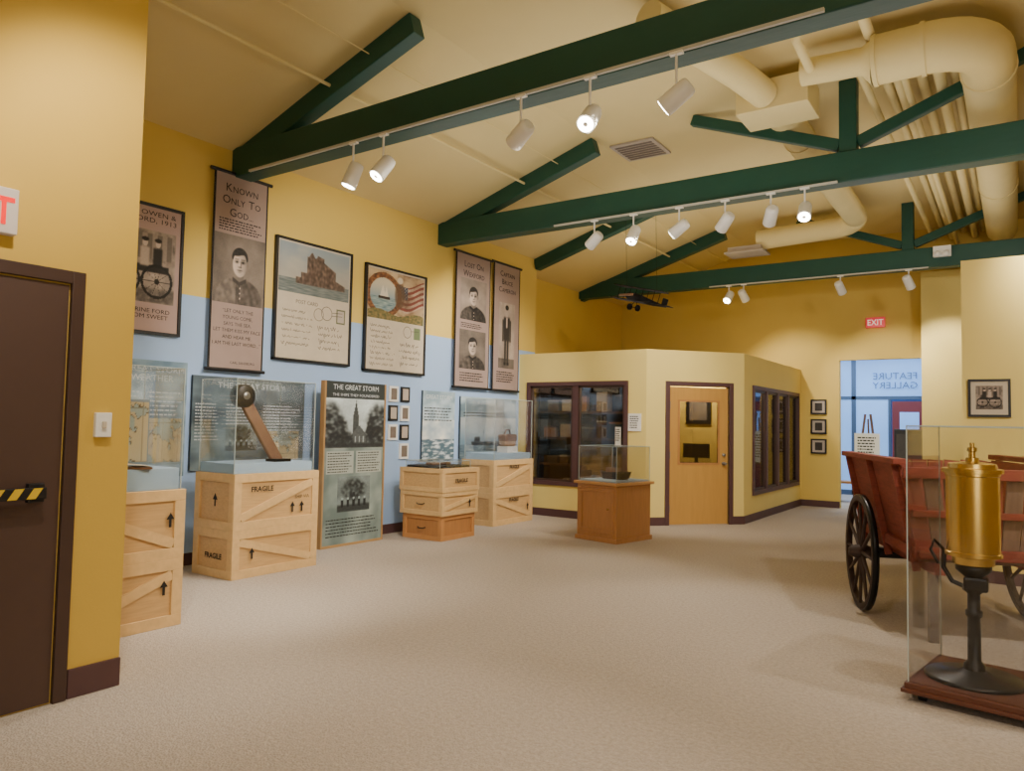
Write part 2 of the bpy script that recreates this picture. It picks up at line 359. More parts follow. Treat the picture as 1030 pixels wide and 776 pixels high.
def wallholes(name,p0,p1,h,th,holes,mat):
    p0=Vector(p0);p1=Vector(p1);L=(p1-p0).length;a=math.atan2(p1.y-p0.y,p1.x-p0.x);g=G();s=0
    for (a0,a1,z0,z1) in sorted(holes):
        g.box((s,0,0),(a0,th,h))
        if z0>0:g.box((a0,0,0),(a1,th,z0))
        g.box((a0,0,z1),(a1,th,h));s=a1
    g.box((s,0,0),(L,th,h))
    struct(name,g,mat,(p0.x,p0.y,0),a);return p0,a,L
BH=2.79
A0,aA,lA=wallholes("wall_booth_front",(-7.3,10.9),(-4.87,10.9),BH,.1,[(.25,2.05,.6,2.22)],CRM)
B0,aB,lB=wallholes("wall_booth_corner",(-4.87,10.9),(-3.72,12.2),BH,.1,[(.4,1.46,0,2.22)],CRM)
C0,aC,lC=wallholes("wall_booth_side",(-3.72,12.2),(-3.72,16),BH,.1,[(.52,3.55,.5,2.22)],CRM)
struct("ceiling_booth",G().add([(-7.3,10.92,BH-.03),(-4.88,10.92,BH-.03),(-3.74,12.21,BH-.03),(-3.74,16,BH-.03),(-7.8,16,BH-.03),(-7.8,11.4,BH-.03),(-7.3,11.4,BH-.03)],[tuple(range(7))]),CRM)
struct("wall_booth_inside",G().box((-7.7,13.6,0),(-4.15,13.65,2.7)),YEL)
def bb(name,p0,p1,h=.13):
    p0=Vector(p0+(0,));p1=Vector(p1+(0,));L=(p1-p0).length;a=math.atan2(p1.y-p0.y,p1.x-p0.x)
    struct(name,G().box((0,-.018,0),(L,.0,h)),BRN,tuple(p0),a,.003)
bb("baseboard_left",(LX,2.4),(LX,10.9))
bb("baseboard_booth_front",(-7.3,10.9),(-4.87,10.9))
dB=Vector((1.15,1.3)).normalized()
bb("baseboard_booth_corner",(-4.87,10.9),tuple(Vector((-4.87,10.9))+dB*.33))
bb("baseboard_booth_jamb",tuple(Vector((-4.87,10.9))+dB*1.53),(-3.72,12.2))
bb("baseboard_booth_side",(-3.72,12.2),(-3.72,16))
bb("baseboard_far",(-3.72,16),(-2.97,16));bb("baseboard_partition",(-.5,9.3),(RX,9.3));bb("baseboard_pier",(-1.44,15.2),(1.2,15.2))
bb("baseboard_entry",(-4.37,2.08),(-4.37,2.37),.16)
struct("baseboard_entry_front",G().box((-4.37,-3.05,0),(-4.35,.95,.16)),BRN)
def window(name,loc,ang,x0,x1,z0,z1,mull):
    e=structE(name,loc,ang);f=G();t=.07
    f.box((x0-t,-.03,z0-t),(x1+t,.1,z0)).box((x0-t,-.03,z1),(x1+t,.1,z1+t)).box((x0-t,-.03,z0),(x0,.1,z1)).box((x1,-.03,z0),(x1+t,.1,z1))
    for m in mull: f.box((m-.05,-.02,z0),(m+.05,.09,z1))
    part("window_frame",f,BRN,e,bev=.004);xs=[x0]+[m for m in mull]+[x1]
    for i in range(len(xs)-1):
        a=xs[i]+(.05 if i else 0);b=xs[i+1]-(.05 if i<len(xs)-2 else 0)
        s=G().box((a,.0,z0),(a+.035,.06,z1)).box((b-.035,.0,z0),(b,.06,z1)).box((a,.0,z0),(b,.06,z0+.035)).box((a,.0,z1-.035),(b,.06,z1))
        part("window_sash",s,DBR,e);part("window_pane",G().box((a+.03,.03,z0+.03),(b-.03,.036,z1-.03)),WGL,e)
window("window_1",(A0.x,A0.y,0),aA,.25,2.05,.6,2.22,[1.15])
window("window_2",(C0.x,C0.y,0),aC,.52,3.55,.5,2.22,[1.3,2.05,2.8])
e=structE("door_1",(B0.x,B0.y,0),aB)
part("door_frame",G().box((.33,-.03,0),(.4,.11,2.29)).box((1.46,-.03,0),(1.53,.11,2.29)).box((.4,-.03,2.22),(1.46,.11,2.29)),BRN,e,bev=.004)
dx0,dx1=.41,1.45
part("door_leaf",G().box((dx0,.02,.01),(dx0+.17,.06,2.2)).box((dx1-.17,.02,.01),(dx1,.06,2.2)).box((dx0+.17,.02,.01),(dx1-.17,.06,.98)).box((dx0+.17,.02,1.98),(dx1-.17,.06,2.2)),DOORW,e)
part("door_glass",G().box((dx0+.17,.035,.98),(dx1-.17,.041,1.98)),WGL,e)
part("glazing_bead",G().box((dx0+.15,.012,.96),(dx1-.15,.02,.99)).box((dx0+.15,.012,1.97),(dx1-.15,.02,2.0)).box((dx0+.15,.012,.99),(dx0+.18,.02,1.97)).box((dx1-.18,.012,.99),(dx1-.15,.02,1.97)),ORW,e)
part("door_handle",G().lathe([(.0,-.06),(.022,-.06),(.026,-.045),(.012,-.02),(.03,0),(.03,.02)],(dx1-.08,.0,.98),16,axis='Y').lathe([(.0,-.02),(.025,-.02),(.025,.02)],(dx1-.08,.0,1.12),16,axis='Y'),GREYC,e,label="brushed metal door knob and lock")
for z in (1.85,.2,1.05): part("hinge",G().box((dx0-.012,.0,z),(dx0+.012,.02,z+.12)),GREYC,e)
e=structE("door_2",(-4.37,0,0),math.pi/2)
part("door_frame",G().box((2.0,-.03,0),(2.07,.05,2.37)).box((.95,-.03,0),(1.02,.05,2.37)).box((1.02,-.03,2.3),(2.0,.05,2.37)),DBR,e,bev=.004)
part("door_leaf",G().box((1.03,-.012,.01),(1.99,.03,2.29)),M("chocolate_door_leaf","#4C372F",.55,var=.08),e)
pb=G().box((1.05,-.075,1.12),(1.9,-.05,1.18)).box((1.07,-.05,1.1),(1.13,-.012,1.2)).box((1.82,-.05,1.1),(1.9,-.012,1.2))
part("push_bar",pb,BLK,e,label="black push bar with yellow hazard stripes",bev=.004)
st=G()
for i in range(9):
    x=1.08+i*.09;st.poly([(x,1.122),(x+.045,1.122),(x+.08,1.178),(x+.035,1.178)],-.0765)
part("hazard_stripe",st,YTAPE,e)
# ================= booth contents
t=thing("bookcase","dark wooden shelf unit holding exhibits behind the window","bookcase",(-6.75,12.45,0),0)
part("case_side",G().box((-.98,-.22,0),(-.94,.2,2.55)),DKW,t);part("case_side",G().box((.94,-.22,0),(.98,.2,2.55)),DKW,t)
for z in (.3,.8,1.3,1.8,2.3): part("shelf",G().box((-.94,-.22,z-.02),(.94,.2,z+.02)),LEATH,t)
part("case_back",G().box((-.94,.18,0),(.94,.2,2.55)),DKW,t)
cl=[NAVY,GREYM,PAPL,ORW,GREYL,GREYD,LEATH]
for k in range(20):
    x=-.75+(k%5)*.37+random.uniform(-.09,.09);z=(.32,.82,1.32,1.82)[k//5];h=random.uniform(.1,.36);w=random.uniform(.05,.14)
    o=thing("exhibit_box",["small boxed exhibit on the shelf","upright exhibit carton on the shelf"][k%2],"box",(-6.75+x,12.36,z),random.uniform(-25,25),group="boxes on the booth shelves")
    part("box_body",G().box((-w,-.08,0),(w,.08,h)),cl[k%7],o,bev=.004);part("box_lid",G().box((-w-.005,-.085,h),(w+.005,.085,h+.03)),cl[(k+3)%7],o)
t=thing("office_desk","wooden desk standing inside the yellow booth","desk",(-5.05,13.2,0),0)
part("desk_top",G().box((-.6,-.3,.86),(.6,.3,.9)),LEATH,t,bev=.004)
for x in (-.56,.56): part("desk_panel",G().box((x-.03,-.28,0),(x+.03,.28,.86)),LEATH,t)
t=thing("computer_monitor","dark computer monitor on the booth desk","monitor",(-4.9,13.2,.9),10)
part("screen",G().box((-.24,-.02,.1),(.24,.02,.36)),BLK,t,bev=.005);part("screen_stand",G().box((-.03,0,0),(.03,.03,.2)).box((-.12,-.08,0),(.12,.08,.015)),BLK,t)
t=thing("wall_picture","dark-framed picture on the wall behind the door","picture",(-5.0,13.585,1.88),0)
part("picture_frame",G().box((-.24,-.03,-.26),(.24,.01,.26)),BLK,t);part("picture_print",G().rect(-.17,-.19,.17,.19,-.032),GREYM,t)
# ================= TRUSSES
def truss(y,x0=LX,chord=True,label="dark green timber roof truss spanning the gallery"):
    t=thing("roof_truss",label,"roof truss",(0,y,0),group="green roof trusses")
    if chord:
        part("bottom_chord",G().box((x0,-.11,4.27),(RX,.11,4.61)),GRN,t,bev=.012)
        part("king_post",G().box((-1.6,-.08,4.61),(-1.42,.08,ZC)),GRN,t,bev=.01)
        part("web_strut",G().bar((-1.6,0,4.71),(-3.3,0,ZC-.05),.1,.13),GRN,t,bev=.01)
        part("web_strut",G().bar((-1.42,0,4.71),(.3,0,ZC-.05),.1,.13),GRN,t,bev=.01)
    part("rafter",G().bar((x0,0,ZW-.09+(x0-LX)*sl),(KX+.05,0,ZC-.11),.16,.22),GRN,t,bev=.01)
    part("rafter",G().bar((RX,0,ZW-.09),(1.7,0,ZC-.11),.16,.22),GRN,t,bev=.01)
    return t
truss(5.1);truss(8.7);truss(14.0,-7.8);truss(11.4,chord=False,label="dark green sloping rafter pair under the ceiling")
# ================= TRACK LIGHTS
def rail(x0,x1,y):
    t=thing("lighting_track","white lighting track fixed under a green beam","lighting track",(0,y,4.27),group="lighting tracks")
    part("track_channel",G().box((x0,-.014,-.015),(x1,.014,.008)),TRK,t)
def spot(x,y,tgt,e=60,size=75,z=4.26,col=(1,.91,.78),drop=.26):
    t=thing("track_spotlight","white cylindrical spotlight head on a lighting track","spotlight",(x,y,z),group="track spotlights")
    part("stem",G().tube([(0,0,0),(0,0,-drop+.1)],.01,8).box((-.05,-.018,-.02),(.05,.018,0)),WHT,t)
    pv=Vector((0,0,-drop));d=(Vector(tgt)-Vector((x,y,z-drop))).normalized()
    part("yoke",G().bar((0,0,-drop+.11),pv,.02,.02),WHT,t)
    a=pv-d*.12;b=pv+d*.11
    part("lamp_housing",G().tube([a-d*.01,a,a+d*.03,b],[.04,.062,.07,.075],18).tube([b,b+d*.008,b,b-d*.02],[.075,.075,.066,.062],18,caps=False),WHT,t)
    part("lamp_lens",G().tube([b-d*.02,b+d*.006],.062,18),LENS,t)
    L=bpy.data.lights.new("spot_beam","SPOT");L.energy=e*1.15;L.color=col;L.spot_size=math.radians(size);L.spot_blend=.7;L.shadow_soft_size=.06
    o=bpy.data.objects.new("spot_beam",L);o.parent=t;o.location=b+d*.06;o.rotation_euler=d.to_track_quat('-Z','Y').to_euler();link(o)
rail(-6.9,-1.0,5.0-.06);rail(-5.2,-1.6,8.55);rail(-4.9,-1.2,13.85)
for x,tg,e in [(-5.29,(-6.3,4.2,.6),190),(-4.89,(-5.6,2.9,1.0),180),(-3.34,(-7.2,6.6,2.3),330),(-2.70,(-2.3,1.0,.0),160),(-2.0,(-6.2,4.9,1.3),380)]: spot(x,4.94,tg,e,drop=.33)
for x,tg,e in [(-4.58,(-7.2,9.6,2.4),260),(-4.02,(-4.2,6.0,0),190),(-3.41,(-7.2,8.6,1.5),280),(-2.84,(-5.8,10.9,1.5),250),(-2.31,(-4.0,12.0,1.6),260),(-1.94,(-1.5,5,0),180)]: spot(x,8.55,tg,e,drop=.27)
for x,tg,e in [(-4.52,(-5.0,10.9,1.0),110),(-4.24,(-3.7,16,2),160),(-2.55,(-2.0,16,2.0),160),(-1.49,(-.9,15.2,2.4),200)]: spot(x,13.85,tg,e,drop=.22)
for x,y,tg,e in [(-1,1.2,(-2.0,4.0,0),160),(1.5,1.2,(0,5.2,.6),200),(.8,4.9,(0,7,0),210),(1.6,4.9,(1,9.3,1.8),260),(-3.0,1.5,(-5.6,3.4,1),160),(.6,8.5,(.3,13,1.5),200)]: spot(x,y,tg,e,95)  # extra spotlights out of view, added as general fill; no track here
# ================= DUCTS
t=thing("ventilation_duct","yellow painted round ventilation duct with elbow","duct")
def arc(c,p0,p1,n=7):
    c=Vector(c);a=Vector(p0)-c;b=Vector(p1)-c
    return [c+a*math.cos(math.pi/2*i/n)+b*math.sin(math.pi/2*i/n) for i in range(n+1)]
path=[Vector((-1.1,7.6,5.08)),Vector((-.65,7.6,5.08))]+arc((-.65,8.05,5.08),(-.65,7.6,5.08),(-.2,8.05,5.08))+[Vector((-.2,15.2,5.08))]
part("duct_run",G().tube(path,.23,24),DUCT,t)
part("duct_reducer",G().tube([(-1.08,7.6,5.08),(-1.2,7.6,5.1),(-1.75,7.6,5.13)],[.23,.13,.13],22),DUCT,t)
for y in (8.3,10.3,12.3): part("duct_collar",G().tube([(-.2,y,5.08),(-.2,y+.05,5.08)],.242,24),DUCT,t)
for x in (-1.1,-.7): part("duct_collar",G().tube([(x,7.6,5.08),(x+.04,7.6,5.08)],.242,24),DUCT,t)
t=thing("ventilation_duct","yellow round duct running from a rectangular box","duct")
part("plenum_box",G().box((-2.5,7.85,4.95),(-1.75,8.4,5.28)),DUCT,t,bev=.01)
path=[Vector((-2.2,8.4,5.17)),Vector((-2.2,13.2,5.12))]+arc((-2.6,13.2,5.08),(-2.2,13.2,5.1),(-2.6,13.6,5.05))+[Vector((-3.9,13.6,5.0))]
part("duct_run",G().tube(path,.18,22),DUCT,t)
for y in (9.4,11.4): part("duct_collar",G().tube([(-2.2,y,5.16),(-2.2,y+.04,5.16)],.19,22),DUCT,t)
part("diffuser",G().box((-4.4,13.4,4.78),(-3.8,13.8,4.88)).box((-4.45,13.35,4.76),(-3.75,13.85,4.79)),GREYL,t)
part("duct_branch",G().tube([(-2.2,7.85,5.12),(-2.3,7.3,5.14),(-2.55,6.5,5.2),(-2.7,6.0,5.24)],.15,20),DUCT,t)
for px,z,r,y0 in [(-1.12,5.3,.05,5.3),(-.98,5.2,.055,7.9),(-.8,5.3,.05,7.9),(-1.28,5.18,.04,7.9),(-.62,5.18,.055,7.9),(-.9,5.08,.035,7.9),(-.5,5.28,.045,8.2)]:
    t=thing("ceiling_pipe","thin yellow painted pipe running under the ceiling","pipe",(px,0,z),group="painted ceiling pipes")
    part("pipe_run",G().tube([(0,y0,0),(0,15.9,0)],r,12),DUCT,t)
t=thing("ceiling_pipe","thin yellow painted pipe with a right-angle bend","pipe")
part("pipe_run",G().tube([(-.6,6.9,5.3),(-1.5,6.9,5.3),(-1.62,6.9,5.25),(-1.65,6.95,5.15),(-1.65,7.5,5.1)],.045,12),DUCT,t)
for x,z in [(-5.75,4.97),(-5.2,5.15)]:
    t=thing("sprinkler_pipe","thin conduit running along the sloping ceiling","pipe")
    part("pipe_run",G().tube([(x,2.4,z),(x,15.9,z)],.018 if x<-5.5 else .006,8),DUCT,t)
t=thing("ceiling_vent","square louvred air vent set in the ceiling","vent",(-4.3,9.35,ZC))
part("vent_frame",G().box((-.32,-.32,-.03),(.32,.32,0)),GREYL,t,bev=.005);g=G()
for i in range(7): g.box((-.27,-.26+i*.08,-.036),(.27,-.215+i*.08,-.03))
part("vent_louvre",g,GREYM,t)
# ================= WALL GRAPHICS
def banner(y0,y1,z0,z1,label,head,hs,bodyf):
    t=thing("hanging_banner",label,"banner",(LX+.07,(y0+y1)/2,0),R90,group="hanging banners");w=y1-y0
    part("banner_cloth",G().box((-w/2,-.004,z0),(w/2,.004,z1)),MAUVE,t)
    part("banner_border",G().box((-w/2,-.006,z0),(-w/2+.02,.006,z1)).box((w/2-.02,-.006,z0),(w/2,.006,z1)),INK,t)
    part("hanging_rod",G().tube([(-w/2-.05,0,z1),(w/2+.05,0,z1)],.02,10),BLK,t);part("hanging_rod",G().tube([(-w/2-.03,0,z0),(w/2+.03,0,z0)],.02,10),BLK,t)
    smallcaps(t,"heading_lettering",head,hs,z1-.12-hs*.7,INK,w*.8)
    bodyf(t,w);return t
def b1(t,w):
    part("small_print",G().words(-w*.4,w*.4,3.78,5,.03,-.008,wl=.05),INK,t)
    picture(t,"portrait_photograph",-w*.47,2.84,w*.47,3.61,-.009,portrait_fn(.5,1,.36,.3,.6),100,100,"sepia portrait of a young man in a buttoned tunic")
    text(t,"quotation_lettering","“LET ONLY THE\nYOUNG COME,\nSAYS THE SEA.\nLET THEM KISS MY FACE\nAND HEAR ME.\nI AM THE LAST WORD...”",.056,(0,-.008,2.74),INK,space=1.3)
    text(t,"signature_lettering","CARL SANDBURG",.04,(.08,-.008,2.17),INK)
banner(4.74,5.44,2.1,4.3,"tall mauve banner with soldier portrait and quotation",["KNOWN","ONLY TO","GOD..."],.13,b1)
def b2(t,w):
    picture(t,"portrait_photograph",-w*.38,3.2,w*.38,3.86,-.009,portrait_fn(.6,3,.2,.32,.58),80,80,"sepia portrait of a man in dark suit")
    picture(t,"portrait_photograph",-w*.38,2.42,w*.38,3.04,-.009,portrait_fn(.45,5,.24,.32,.58),80,80,"sepia portrait of a young man in jacket")
    part("small_print",G().words(-w*.35,w*.35,3.15,3,.03,-.008,wl=.05).words(-w*.35,w*.35,2.36,4,.04,-.008,wl=.05),INK,t)
banner(8.97,9.88,2.12,4.26,"narrow mauve banner with two portraits of men",["LOST ON","WEXFORD"],.14,b2)
def b3(t,w):
    picture(t,"portrait_photograph",-w*.3,2.5,w*.3,3.62,-.009,man_fn,60,110,"full-length sepia photograph of a standing man")
    part("small_print",G().words(-w*.35,w*.35,2.44,5,.04,-.008,wl=.05),INK,t)
banner(9.98,10.76,2.12,4.28,"narrow mauve banner with full-length portrait",["CAPTAIN","BRUCE","CAMERON"],.13,b3)
t=thing("framed_poster","sepia poster of people with a large-wheeled wagon","poster",(LX+.03,4.0,0),R90)
part("poster_frame",G().box((-.42,-.03,2.4),(.42,.02,2.43)).box((-.42,-.03,3.7),(.42,.02,3.73)).box((-.42,-.03,2.43),(-.39,.02,3.7)).box((.39,-.03,2.43),(.42,.02,3.7)),BLK,t)
part("poster_sheet",G().box((-.39,-.01,2.43),(.39,.01,3.7)),M("rosy_sepia_paper","#AD938B",.8),t)
picture(t,"wagon_photograph",-.34,2.72,.34,3.46,-.012,wagon_fn,90,90,"sepia photograph of people on a wagon")
text(t,"heading_lettering","HART, OWEN &\nWEXFORD, 1913",.07,(0,-.014,3.61),INK,width=.68)
text(t,"caption_lettering","CATHERINE FORD\nTO FROM SWEET",.06,(0,-.014,2.62),INK,width=.6)
def framepc(y0,y1,z0,z1,label,f):
    t=thing("framed_postcard",label,"picture",(LX+.03,(y0+y1)/2,0),R90,group="large framed postcards");w=(y1-y0)/2
    part("picture_frame",G().box((-w,-.03,z0),(w,.02,z0+.03)).box((-w,-.03,z1-.03),(w,.02,z1)).box((-w,-.03,z0),(-w+.03,.02,z1)).box((w-.03,-.03,z0),(w,.02,z1)),BLK,t,bev=.003)
    part("print_sheet",G().box((-w+.03,-.01,z0+.03),(w-.03,.01,z1-.03)),PAPL,t);f(t,w-.05,z0+.05,z1-.05)
def f1(t,w,z0,z1):
    zm=(z0+z1)/2+.03
    picture(t,"shipwreck_view",-w,zm+.06,w,z1,-.012,wreck_fn,120,80,"tinted view of a wreck standing in the water")
    part("handwriting",G().scribble(-w+.04,-.03,zm-.16,6,.08,-.012,amp=.02,w=.007).scribble(.04,w-.05,zm-.32,4,.085,-.012,amp=.025,w=.007),INKB,t)
    text(t,"printed_heading","POST CARD",.065,(-.12,-.013,zm-.06),INKB)
    part("postage_stamp",G().rect(w-.2,zm-.24,w-.05,zm-.05,-.012,0).rect(w-.18,zm-.22,w-.07,zm-.07,-.013,1),[M("stamp_olive","#6B6F55",.8),GREYL],t)
    part("postmark",G().ring(w-.36,zm-.13,.09,.082,-.013).strip([(w-.28,zm-.11),(w-.1,zm-.1)],.007,-.0135).strip([(w-.28,zm-.15),(w-.1,zm-.14)],.007,-.0135).ring(.07,zm-.16,.08,.073,-.013),INKB,t)
framepc(5.6,6.82,2.27,3.76,"black-framed sepia postcard of a shipwreck",f1)
def f2(t,w,z0,z1):
    zm=(z0+z1)/2
    picture(t,"patriotic_picture",-w,zm,w,z1,-.012,flag_fn,130,90,"coloured greeting picture with flag and round wreath")
    part("handwriting",G().scribble(-w+.04,-.03,zm-.1,8,.075,-.012,amp=.022,w=.007).scribble(.04,w-.04,zm-.32,4,.09,-.012,amp=.028,w=.008),INKB,t)
    part("postage_stamp",G().rect(w-.2,zm-.22,w-.06,zm-.05,-.012,0),[M("stamp_green","#6B7A55",.8)],t)
    part("postmark",G().ring(w-.34,zm-.13,.085,.077,-.013).strip([(w-.27,zm-.11),(w-.1,zm-.1)],.007,-.0135),INKB,t)
framepc(7.07,8.31,2.24,3.71,"black-framed patriotic postcard with flag and handwriting",f2)
def storm(y0,y1,z0,z1,bg,label,head,f=None,hink=WINK,size=.09,wf=1.65):
    t=thing("wall_text_panel",label,"wall panel",(LX+.03,(y0+y1)/2,0),R90,group="storm exhibit panels");w=(y1-y0)/2
    part("panel_board",G().box((-w,-.01,z0),(w,.02,z1)),NAVY,t)
    picture(t,"panel_background",-w,z0,w,z1,-.0115,bg,50,40)
    text(t,"heading_lettering",head,size,(0,-.014,z1-.12),hink,width=w*wf)
    if f: f(t,w,z0,z1)
    return t
def sf1(t,w,z0,z1):
    part("small_print",G().words(-w*.9,-w*.05,z1-.32,9,.045,-.013,wl=.06,th=.3).words(w*.1,w*.9,z1-.32,6,.045,-.013,wl=.06,th=.3),WINK,t)
    picture(t,"chart_print",w*.1,z0+.15,w*.9,z0+.6,-.013,chart_fn,60,50,"beige lake chart")
storm(3.62,4.53,.95,2.14,stormbg((.36,.46,.54),(.66,.75,.8),3),"blue-grey storm panel with chart and white text","THE GREAT STORM\nOF WEATHER",sf1,wf=1.85)
def sf2(t,w,z0,z1):
    part("small_print",G().words(-w*.95,-w*.55,z1-.3,12,.035,-.013,wl=.04,th=.35).words(-w*.45,w*.1,z1-.3,7,.035,-.013,wl=.04,th=.35).words(w*.2,w*.92,z1-.3,12,.035,-.013,wl=.04,th=.35),WINK,t)
    picture(t,"photo_print",-w*.45,z0+.2,w*.1,z0+.5,-.013,tree_fn,50,30,"small inset photograph");picture(t,"chart_print",w*.3,z0+.08,w*.9,z0+.42,-.013,chart_fn,50,40,"beige lake chart")
storm(4.6,6.1,1.0,2.02,stormbg((.2,.25,.29),(.46,.53,.56),8),"dark slate storm panel with columns of white text","THE GREAT STORM",sf2,wf=1.2)
def sf4(t,w,z0,z1):
    picture(t,"wave_print",-w,z0,w,z0+.6,-.012,water_fn,50,40,"grey stormy water picture")
    part("small_print",G().words(-w*.9,w*.9,z1-.25,5,.045,-.013,wl=.07,th=.35),INK,t)
storm(8.3,9.05,1.0,2.03,stormbg((.5,.6,.66),(.75,.82,.86),5),"pale blue storm panel with water picture","GREAT STORM",sf4)
def sf5(t,w,z0,z1):
    picture(t,"ship_print",-w,z0,w,z0+.65,-.012,ship_fn,90,50,"pale picture of a steamship on water")
    part("small_print",G().words(-w*.9,w*.9,z1-.25,2,.045,-.013,wl=.07,th=.35),INK,t)
storm(9.2,10.75,1.0,1.98,stormbg((.5,.6,.66),(.75,.82,.86),6),"pale storm panel with steamship picture","THE GREAT STORM",sf5,wf=1.2)
t=thing("standing_exhibit_panel","tall freestanding grey storm panel in a thin wooden frame","information panel",(-7.0,6.7,0),R90);w=.53
FRW=M("thin_pine_frame","#A98556",.5,var=.12)
part("panel_frame",G().box((-w,-.03,0),(-w+.025,.05,2.05)).box((w-.025,-.03,0),(w,.05,2.05)).box((-w+.025,-.03,0),(w-.025,.05,.03)),FRW,t,bev=.004)
part("panel_board",G().box((-w+.025,-.02,.03),(w-.025,.02,2.05)),M("charcoal_print","#3A4240",.6,var=.4,scale=5),t)
picture(t,"panel_background",-w+.03,.03,w-.03,2.05,-.0205,stormbg((.4,.46,.45),(.64,.69,.66),11),30,60)
picture(t,"steeple_photograph",-w+.03,1.22,w-.03,1.84,-.022,steeple_fn,90,70,"grey photograph of a steeple between trees")
picture(t,"tree_photograph",-.28,.42,.28,.86,-.022,tree_fn,60,60,"dark photograph of a tree and figures")
part("header_band",G().rect(-w+.03,1.84,w-.03,2.05,-.0215),M("dark_header_print","#2C3434",.6,var=.2),t)
text(t,"heading_lettering","THE GREAT STORM",.09,(0,-.024,1.95),WINK,width=.78)
text(t,"subheading_lettering","THE SHIPS THEY FOUNDERED",.045,(0,-.024,1.87),WINK,width=.8)
part("small_print",G().rect(-w+.06,.9,-.02,1.18,-.0215,1).rect(.02,.9,w-.06,1.18,-.0215,1).words(-w+.08,-.05,1.16,8,.033,-.023,wl=.04,th=.35).words(.05,w-.08,1.16,8,.033,-.023,wl=.04,th=.35).words(-w+.08,w-.08,.34,6,.04,-.023,wl=.05,th=.35),[INK,M("pale_text_block","#A4AAA2",.7)],t)
for r in range(4):
    for c in range(2):
        if c==0 and r==3: continue
        z=1.95-r*.27
        t=thing("small_wall_picture","small mounted photograph with dark mat on blue wall" if (r+c)%2 else "small mounted photograph with white mat on blue wall","picture",(LX+.015,7.7+c*.24,z),R90,group="small mounted photographs")
        part("mat_board",G().box((-.09,-.01,-.11),(.09,.015,.11)),BLK if (r+c)%2 else WHT,t);part("photo_print",G().rect(-.06,-.08,.06,.08,-.012),GREYL if (r+c)%2 else GREYM,t)
# ================= CRATES
def crate(L,D,H,loc,rot=90,txt=None,diag=1,mat=PINE,bm=PINE2,label="pale pine shipping crate with battens and diagonal brace",arrow=None,handle=False,endarrow=False,endtxt=False):
    t=thing("wooden_crate",label,"crate",loc,rot,group="pine shipping crates");l=L/2;d=D/2;b=.018;w=.085 if H>.4 else .06
    part("crate_body",G().box((-l+b,-d+b,0),(l-b,d-b,H)),mat,t)
    for a,c in (((-l,0),(l,w)),((-l,H-w),(l,H)),((-l,w),(-l+w,H-w)),((l-w,w),(l,H-w))): part("batten",G().box((a[0],-d,a[1]),(c[0],-d+b,c[1])),bm,t,bev=.003)
    if diag:
        x0,x1=(-l+w,l-w) if diag>0 else (l-w,-l+w)
        part("diagonal_brace",G().bar((x0,-d+b*.6,H-w-.03),(x1,-d+b*.6,w+.03),b,w*.9,up=(0,0,1)),bm,t)
    for s in (-1,1):
        for a,c in (((-d+b,0),(d,w)),((-d+b,H-w),(d,H)),((-d+b,w),(-d+w,H-w)),((d-w,w),(d,H-w))):
            part("batten",G().box((min(s*l,s*(l-b)),a[0],a[1]),(max(s*l,s*(l-b)),c[0],c[1])),bm,t,bev=.003)
    if txt: text(t,"stencil_lettering",txt[0],.072,(txt[1],-d-.002,txt[2]),INK,bold=.002)
    if endtxt: text(t,"stencil_lettering","FRAGILE",.075,(-l+b-.004,0,H*.38),INK,bold=.002,rot=(math.pi/2,0,-math.pi/2))
    if arrow:
        for ax,az,up in arrow:
            part("stencil_arrow",G().rect(ax-.011,az-.06,ax+.011,az,-d-.002).poly([(ax-.032,az),(ax+.032,az),(ax,az+.05)],-d-.002),INK,t)
    if endarrow: part("stencil_arrow",G().add([(-l+b-.003,-.012,H*.4),(-l+b-.003,.012,H*.4),(-l+b-.003,.012,H*.52),(-l+b-.003,-.012,H*.52)],[(0,1,2,3)]).add([(-l+b-.003,-.04,H*.52),(-l+b-.003,.04,H*.52),(-l+b-.003,0,H*.64)],[(0,1,2)]),INK,t)
    if handle:
        for s in (-1,1):
            part("rope_handle",G().tube([(s*(l+.001),-.07,H*.5),(s*(l+.02),-.04,H*.46),(s*(l+.02),.04,H*.46),(s*(l+.001),.07,H*.5)],.007,8),BLK,t)
    return t
crate(1.05,.65,.47,(-6.605,4.985,0),arrow=[(-.3,.24,True)],endtxt=True)
crate(1.05,.65,.55,(-6.605,4.985,.47),txt=("FRAGILE",-.2,.37),diag=-1,arrow=[(.18,.19,True),(.3,.19,True)],endarrow=True)
text(bpy.data.objects["wooden_crate.001"],"stencil_lettering","SHIP VIA",.05,(.3,-.327,.27),INK)
crate(.9,.62,.5,(-5.58,2.87,0),diag=-1,arrow=[(.3,.3,True)],handle=True);crate(.9,.62,.52,(-5.58,2.87,.5),diag=1,arrow=[(.33,.3,True)])
crate(.72,.68,.33,(-6.6,7.94,0),mat=ORW,bm=M("orange_batten","#BC8650",.5,var=.15,scale=6),diag=0,label="low orange-stained wooden crate under another crate",handle=True)
crate(.78,.74,.31,(-6.6,7.94,.33),diag=-1,arrow=[(.2,.15,True)],handle=True)
crate(.8,.76,.31,(-6.6,7.94,.64),diag=0,txt=("FRAGILE",0,.12))
crate(1.1,.62,.5,(-6.88,9.72,0),txt=("FRAGILE",0,.35),diag=1,arrow=[(.4,.25,True)]);crate(1.1,.62,.5,(-6.88,9.72,.5),diag=-1,txt=("FRAGILE",0,.36))
